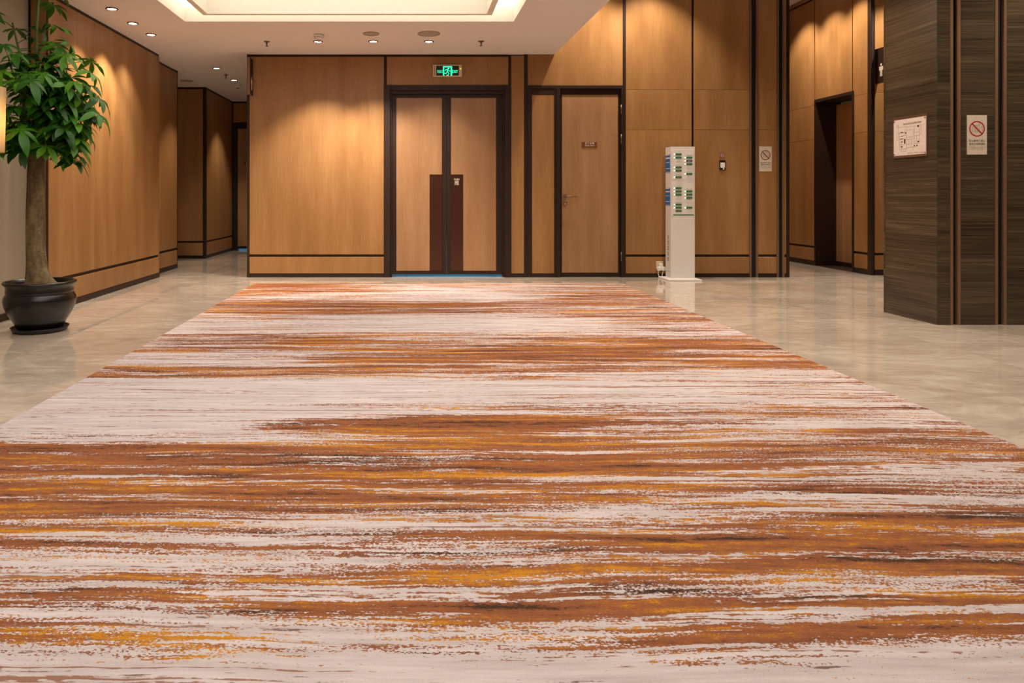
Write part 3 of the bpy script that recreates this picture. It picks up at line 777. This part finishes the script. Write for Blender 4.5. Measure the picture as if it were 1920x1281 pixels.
SS.box('clear_edge', 5.690, 5.694, 1.322, 1.655, 0, .007, 'bronze', ev); SS.box('clear_edge', 5.694, 6.088, 1.652, 1.656, 0, .007, 'bronze', ev); SS.box('clear_edge', 5.694, 6.088, 1.320, 1.324, 0, .007, 'bronze', ev)

# wall switch with sticker
st = thing('red_sticker', (bx(1354), YB, bz(295)), 'small red square sticker above the wall switch', 'sticker')
B.box('sheet', bx(1349.3), bx(1358.5), bz(296.3), bz(286.2), 0, .001, 'print_maroon', st)
flat('printed_mark', ring2(0, 0, .010, .015, 20) + stroke([(-.022, -.022), (-.022, .022), (.022, .022), (.022, -.022), (-.022, -.022)], .003), B.frame(bx(1354), bz(291), .001), 'sign_silver', st, .0004)
sw = thing('wall_switch', (bx(1354), YB, bz(319)), 'small framed switch box on the wood panel beside the charging kiosk', 'switch')
B.box('frame', bx(1348), bx(1360), bz(319.5), bz(300), 0, .012, 'steel', sw, .002)
B.box('recess', bx(1349.5), bx(1358.5), bz(318), bz(301.5), .012, .0128, 'black_plastic', sw)
B.box('rocker', bx(1350), bx(1358.3), bz(314.8), bz(305), .0125, .017, 'white_plastic', sw, .002)
B.box('tab', bx(1354.5), bx(1357), bz(318), bz(315.2), .0125, .017, 'white_plastic', sw, .001)

# ------------------------------------------------------------------ charging kiosk
KX0, KX1, KY0, KY1, KZ = 3.118, 3.405, 8.60, 8.80, 1.592
kz = lambda v: 1 - (v - VPV) / F * KY0
kx = lambda u: (u - VPU) / F * KY0
kk = thing('charging_kiosk', (3.24, 8.65, 0), 'tall white power bank rental kiosk standing against the wood wall', 'kiosk')
box('base_plate', 3.035, 3.432, 8.46, 8.812, 0, .020, 'white_plastic', kk, .005)
bm = bmesh.new(); add_box(bm, KX0, KX1, KY0, KY1, .020, KZ)
bmesh.ops.bevel(bm, geom=[e for e in bm.edges if abs(e.verts[0].co.z - e.verts[1].co.z) > 1], offset=.012, segments=4, affect='EDGES')
bm_obj('body', bm, 'white_plastic', kk)
K = Wall('x', KY0, -1); KS = Wall('y', KX0, -1)
K.box('module_cover', kx(1259.5), kx(1301), kz(336.8), kz(281), 0, .003, 'white_plastic', kk, .001)
K.box('module_cover', kx(1259.5), kx(1301), kz(405), kz(340), 0, .003, 'white_plastic', kk, .001)
K.box('green_line', kx(1262.5), kx(1301), kz(404), kz(402.2), .003, .004, 'green_plastic', kk)
c0, c1, c2, c3 = 1266.2, 1277.6, 1286.5, 1297.7
def pill(w, h):
    out = []
    for k in range(10):
        a = -math.pi / 2 + math.pi * k / 9; out.append((w / 2 - h / 2 + h / 2 * math.cos(a), h / 2 * math.sin(a)))
    for k in range(10):
        a = math.pi / 2 + math.pi * k / 9; out.append((-w / 2 + h / 2 + h / 2 * math.cos(a), h / 2 * math.sin(a)))
    return out
full = {(0, 0): {0, 1, 4, 5, 7}, (0, 1): {1, 2, 3, 6}, (1, 0): {0, 1, 2, 5, 6, 7}, (1, 1): {1, 2, 3, 6}}
for mdl, v0, dv in ((0, 289.4, 6.14), (1, 352.8, 6.13)):
    for c, (ua, ub) in enumerate(((c0, c1), (c2, c3))):
        for rw in range(8):
            um, vm = (ua + ub) / 2, v0 + rw * dv
            w = kx(ub) - kx(ua)
            if rw in full[(mdl, c)]:
                navy = (mdl, c, rw) == (0, 1, 2)
                pb = thing('power_bank', K.frame(kx(um), kz(vm) - .010, .003)[0], 'navy power bank among the green ones in the white kiosk' if navy else 'green power bank in the %s kiosk module, %s column, %s slot from the top' % (('upper', 'lower')[mdl], ('sticker-side', 'switch-side')[c], ('first', 'second', 'third', 'fourth', 'fifth', 'sixth', 'seventh', 'eighth')[rw]), 'power bank', None if navy else 'green power banks in the kiosk slots')
                flat('end_cap', [pill(w, .0205)], K.frame(kx(um), kz(vm), .003), 'navy_plastic' if navy else 'green_plastic', pb, .008)
                flat('printed_mark', [rect(-w * .27, -.002, w * .27, .002)], K.frame(kx(um), kz(vm), .011), 'print_pale' if navy else 'exit_dim' if 'exit_dim' in M else 'print_grey', pb, .0004)
                if (mdl, c, rw) != (1, 0, 7):
                    flat('status_light', [disc(0, 0, .007, 10)], K.frame(kx(ua - 1.9), kz(vm), .003), 'led_green', kk, .002)
            else:
                flat('slot_cover', [pill(w, .020)], K.frame(kx(um), kz(vm), .003), 'white_plastic', kk, .0035)
ysd = lambda u: KX0 * F / (u - VPU)
for va, vb in ((289.5, 324.3), (352.5, 386.0)):
    sv_ = lambda v: 1 - (v - VPV) / F * 8.70
    stk = KS.box('blue_sticker', 8.632, 8.788, sv_(vb), sv_(va), 0, .001, 'blue_print', kk); stk['label'] = 'blue printed sticker'
    zz0, zz1 = sv_(vb), sv_(va); hh = zz1 - zz0
    fr = KS.frame(8.71, zz0, .001)
    flat('sticker_print', [rect(-.075, hh * .94, .055, hh * .99), rect(-.07, hh * .76, .07, hh * .83), rect(-.06, hh * .55, .06, hh * .58), rect(-.06, hh * .22, .06, hh * .26), rect(-.06, hh * .02, .06, hh * .05)], fr, 'print_pale', stk, .0004)
marks = []
for gi in range(5):                                   # five groups of upright characters too small to read
    for ci in range(5):
        y0 = .155 - gi * .066 - ci * .0105
        marks += [rect(-.017, y0 - .0025, .017, y0), rect(-.017, y0 - .0075, -.011 + .008 * ((gi + ci) % 3), y0 - .0025), rect(.008, y0 - .0075, .017, y0 - .005)]
flat('side_lettering', marks, KS.frame(8.70, 1 - (465 - VPV) / F * 8.7, 0), 'print_dark', kk, .0006)
KS.box('seam', 8.62, 8.79, .094, .098, 0, .0006, 'print_grey', kk)
# socket and plugs
so_ = thing('wall_socket', (bx(1236), YB, bz(505)), 'beige wall socket beside the charging kiosk', 'socket')
B.box('socket_plate', bx(1229.8), bx(1243.3), bz(504.5), bz(490), 0, .010, 'cream_plastic', so_, .002)
B.box('socket_insert', bx(1232), bx(1241), bz(502.5), bz(492), .010, .012, 'cream_plastic', so_, .0008)
pl0 = thing('plug_adapter', (bx(1237), YB - .012, bz(507)), 'white plug adapter pushed into the beige wall socket', 'plug')
B.box('adapter_body', bx(1233.8), bx(1240.6), bz(506.5), bz(494.0), .012, .055, 'white_plastic', pl0, .006)
for (xx, lab, pts) in ((1232.6, 'white plug with cord on the socket side away from the kiosk', [(1233, 506), (1231.6, 512), (1233, 516.5), (1235, 519)]), (1241.8, 'white plug with cord between the adapter and the kiosk', [(1241.4, 506.5), (1240, 511.5), (1238.8, 516), (1239.2, 519)])):
    pg = thing('power_plug', (bx(xx), YB - .03, bz(507)), lab, 'plug', 'plugs at the wall socket')
    B.box('plug_body', bx(xx - 3.2), bx(xx + 3.2), bz(507), bz(499.6), .030, .068, 'white_plastic', pg, .008)
    ps = [(bx(u), YB - .045, bz(v)) for u, v in pts]; ps.append((bx(1240) if xx > 1237 else bx(1235.4), 8.846, .008))
    tube('power_cord', ps, .0055, 'white_plastic', pg, 8)

# ------------------------------------------------------------------ potted tree
PX, PY = -2.755, 5.36
pt = thing('potted_tree', (PX, PY, 0), 'leafy tree with thick trunk in a round black glazed pot', 'plant')
lathe('saucer', [(0.1496, 0), (0.1804, .002), (0.1954, .026), (0.1989, .034), (0.1918, .034), (0.1760, .010), (0.0440, .008)], (PX, PY, 0), 'black_plastic', pt, 48)
lathe('pot', [(0.1452, .010), (0.1584, .03), (0.1804, .075), (0.2165, .135), (0.2394, .185), (0.2473, .225), (0.2455, .252), (0.2306, .278), (0.2262, .286), (0.2306, .292), (0.2306, .304), (0.2270, .322), (0.2341, .340), (0.2473, .350), (0.2517, .360), (0.2473, .370), (0.2358, .372), (0.2235, .364), (0.2165, .34), (0.2112, .31)], (PX, PY, 0), 'black_glaze', pt, 64)
bm = bmesh.new(); add_lathe(bm, [(0.2138, .30), (0.2138, .335), (0.1320, .343), (0.0176, .348)], PX, PY, 0, 32)
bm_obj('soil', bm, 'soil', pt, True)
# trunk as one skin of rings, flared root at one side
bm = bmesh.new(); rings = []; NS = 28
for z, ox, oy, r, fl in ((.30, .0, 0, .110, .05), (.345, -.002, 0, .104, .045), (.365, .002, 0, .100, .028), (.40, -.010, 0, .092, .012), (.45, -.022, 0, .086, .004), (.52, -.030, 0, .081, 0), (.62, -.036, .002, .077, 0), (.74, -.038, .005, .074, 0), (.88, -.037, .006, .074, 0), (1.02, -.034, .006, .071, 0), (1.15, -.032, .004, .070, 0), (1.28, -.030, 0, .067, 0), (1.40, -.026, -.004, .062, 0), (1.50, -.02, -.004, .052, 0), (1.57, -.018, 0, .03, 0)):
    ring = []
    for k in range(NS):
        a = 2 * math.pi * k / NS
        rr = r * (.86 if z > .40 else .90) + fl * max(0, math.cos(a + .25)) ** 3 + fl * .5 * max(0, math.cos(a * 3 + 1)) + .0025 * math.sin(5 * a + z * 9) + .002 * math.sin(3 * a - z * 23)
        ring.append(bm.verts.new((PX + ox + rr * math.cos(a), PY + oy + rr * math.sin(a), z)))
    rings.append(ring)
for a, b in zip(rings, rings[1:]):
    for k in range(NS): bm.faces.new((a[k], a[(k + 1) % NS], b[(k + 1) % NS], b[k]))
bm.faces.new(rings[0]); bm.faces.new(rings[-1])
bm_obj('trunk', bm, 'bark', pt, True)
rnd = random.Random(21)
stems = []
for (ax, ay, top, sx_, sy_) in ((-.05, .01, 2.30, -.14, .02), (.01, -.02, 2.62, .03, -.04), (-.03, .03, 2.50, -.03, .10), (.0, .02, 2.05, .16, .06), (-.03, -.03, 2.0, -.06, -.18), (.01, -.03, 1.95, .10, -.16)):
    pts = []
    for k in range(7):
        f = k / 6
        pts.append(Vector((PX - .02 + ax + sx_ * f + .012 * math.sin(f * 7 + ax * 50), PY + ay + sy_ * f, 1.46 + (top - 1.46) * f)))
    tube('branch', pts, [.016 - .010 * k / 6 for k in range(7)], 'twig', pt, 8)
    stems.append(pts)
tube('branch', [(PX - .085, PY - .02, 1.25), (PX - .115, PY - .03, 1.36), (PX - .125, PY - .035, 1.50), (PX - .09, PY - .03, 1.62), (PX - .05, PY - .02, 1.72)], [.009, .008, .007, .006, .005], 'twig', pt, 8)

def leaf_mesh(L, elev, n, size, seed):
    """petiole along +x rising at elev, leaflets fanned around its end and drooping"""
    r = random.Random(seed); bm = bmesh.new()
    pts = []
    for k in range(5):
        f = k / 4; pts.append((L * f * math.cos(elev), 0, L * (f * math.sin(elev) - .18 * f * f)))
    add_tube(bm, pts, [.0035, .003, .0027, .0025, .003], 5)
    hub = Vector(pts[-1])
    tilt = Euler((0, R(18 + r.uniform(-10, 22)), 0)).to_matrix()
    for i in range(n):
        ang = (i / n) * 2 * math.pi + r.uniform(-.18, .18) + (math.pi / n)
        ln_ = size * (1.0 - .28 * abs(math.sin(ang / 2)) ** 2 * 1.0) * r.uniform(.85, 1.12)
        wd = ln_ * r.uniform(.16, .20)
        droop = r.uniform(.3, .9)
        d = Vector((math.cos(ang), math.sin(ang), 0)); s = Vector((-d.y, d.x, 0))
        NJ = 7; rows = []
        for j in range(NJ + 1):
            f = j / NJ
            w = wd * (math.sin(math.pi * f ** 1.25) ** .85) if 0 < j < NJ else .0012
            q = d * (ln_ * f) + Vector((0, 0, .10 * ln_ * f - droop * ln_ * f * f))
            wav = .10 * w * math.sin(j * 1.7 + i)
            rows.append([tilt @ (q - s * w + Vector((0, 0, w * .22 + wav))), tilt @ q, tilt @ (q + s * w + Vector((0, 0, w * .22 - wav)))])
        vs_ = [[bm.verts.new(hub + p) for p in row] for row in rows]
        for a, b in zip(vs_, vs_[1:]):
            for k in range(2): bm.faces.new((a[k], a[k + 1], b[k + 1], b[k]))
    me = bpy.data.meshes.new('leaf'); bm.to_mesh(me); bm.free()
    for p in me.polygons: p.use_smooth = True
    me.materials.append(M['leaf'])
    return me
variants = [leaf_mesh(*a) for a in ((.19, .5, 6, .13, 1), (.27, .35, 7, .14, 2), (.34, .25, 6, .15, 3), (.15, .8, 5, .115, 4), (.39, .15, 7, .15, 5), (.24, -.05, 7, .145, 6), (.32, -.25, 7, .15, 7))]
def put_leaf(base, az, var, sc=1.0, roll=0.0, pitch=0.0):
    o = bpy.data.objects.new('leaf', variants[var]); COL.objects.link(o); o.parent = pt
    o.location = Vector(base) - Vector((PX, PY, 0)); o.rotation_euler = (roll, pitch, az); o.scale = (sc, sc, sc)
n_leaf = 0
for k in range(270):
    stp = stems[k % 6]
    f = rnd.uniform(.05, 1.0) ** 1.5
    idx = f * 6; i = min(5, int(idx)); p = stp[i].lerp(stp[i + 1], idx - i)
    z = p.z
    if z > 1.98 and rnd.random() < .66: continue
    az = rnd.uniform(0, 2 * math.pi)
    if p.x + .60 * math.cos(az) < -3.22: az = math.pi - az
    if z < 1.65: var = rnd.choice((4, 5, 6, 2))
    elif z < 1.95: var = rnd.choice((1, 2, 4, 5, 0))
    else: var = rnd.choice((0, 3, 1))
    put_leaf(p, az, var, rnd.uniform(.8, 1.08), rnd.uniform(-.25, .25), rnd.uniform(-.15, .25))
for base, az, var, sc, ro, pi in (((PX + .02, PY - .03, 1.62), -.35, 6, 1.1, .1, .25), ((PX + .0, PY - .03, 1.55), -.9, 6, 1.0, 0, .2), ((PX - .02, PY - .04, 1.52), -1.4, 6, .95, 0, .25), ((PX + .03, PY, 1.72), -.15, 4, 1.15, 0, .22), ((PX + .02, PY, 1.85), .05, 4, 1.1, .2, .25), ((PX + .05, PY - .02, 1.95), -.2, 4, 1.0, -.2, .1)):
    put_leaf(base, az, var, sc, ro, pi)

# ------------------------------------------------------------------ floor lamp at the edge of the picture
LX, LY = -2.86, 4.75
fl = thing('floor_lamp', (LX, LY, 0), 'floor lamp with glowing cream drum shade in front of the potted tree', 'lamp')
lathe('base', [(.115, 0), (.115, .018), (.03, .028), (.012, .05)], (LX, LY, 0), 'bronze', fl, 32)
tube('pole', [(LX, LY, .03), (LX, LY, 1.62)], .011, 'bronze', fl, 12)
def shade_mat():
    t = NT('lamp_shade_fabric')
    n = t.noise(t.pos((1, 1, .05)), 120, 2)
    c = t.ramp(n, [(.3, lin((226, 196, 150))), (.7, lin((240, 214, 170)))])
    t.set(color=c, rough=.9, spec=.1)
    tr = t.n('ShaderNodeBsdfTranslucent'); t.l(c, tr.inputs['Color'])
    mx = t.n('ShaderNodeMixShader'); mx.inputs[0].default_value = .5
    t.l(t.b.outputs[0], mx.inputs[1]); t.l(tr.outputs[0], mx.inputs[2]); t.l(mx.outputs[0], t.t.nodes['Material Output'].inputs['Surface'])
    return t.m
M['shade'] = shade_mat()
zs0, zs1 = 1 - (285 - VPV) / F * LY, 1 - (163 - VPV) / F * LY
rs1 = (11 - VPU) / F * LY - LX - .022; rs0 = rs1 - .008
lathe('lamp_shade', [(rs0, zs0), (rs1, zs1), (rs1 - .003, zs1), (rs0 - .003, zs0), (rs0, zs0)], (LX, LY, 0), 'shade', fl, 48, True, False)
M['bulb'] = glow('bulb_glass', (255, 226, 176), 12)
lathe('bulb', [(.012, 1.54), (.03, 1.56), (.036, 1.59), (.028, 1.615), (.01, 1.63)], (LX, LY, 0), 'bulb', fl, 16)
ld = bpy.data.lights.new('bulb_light', 'POINT'); ld.energy = 9; ld.color = (1, .82, .58); ld.shadow_soft_size = .05
lo = bpy.data.objects.new('bulb_light', ld); COL.objects.link(lo); lo.parent = fl; lo.location = (0, 0, 1.47)

for m in bpy.data.materials:                       # tiny glowing marks need no light sampling of their own
    if m.name not in ('cove_diffuser', 'tray_fill_glow'): m.cycles.emission_sampling = 'NONE'
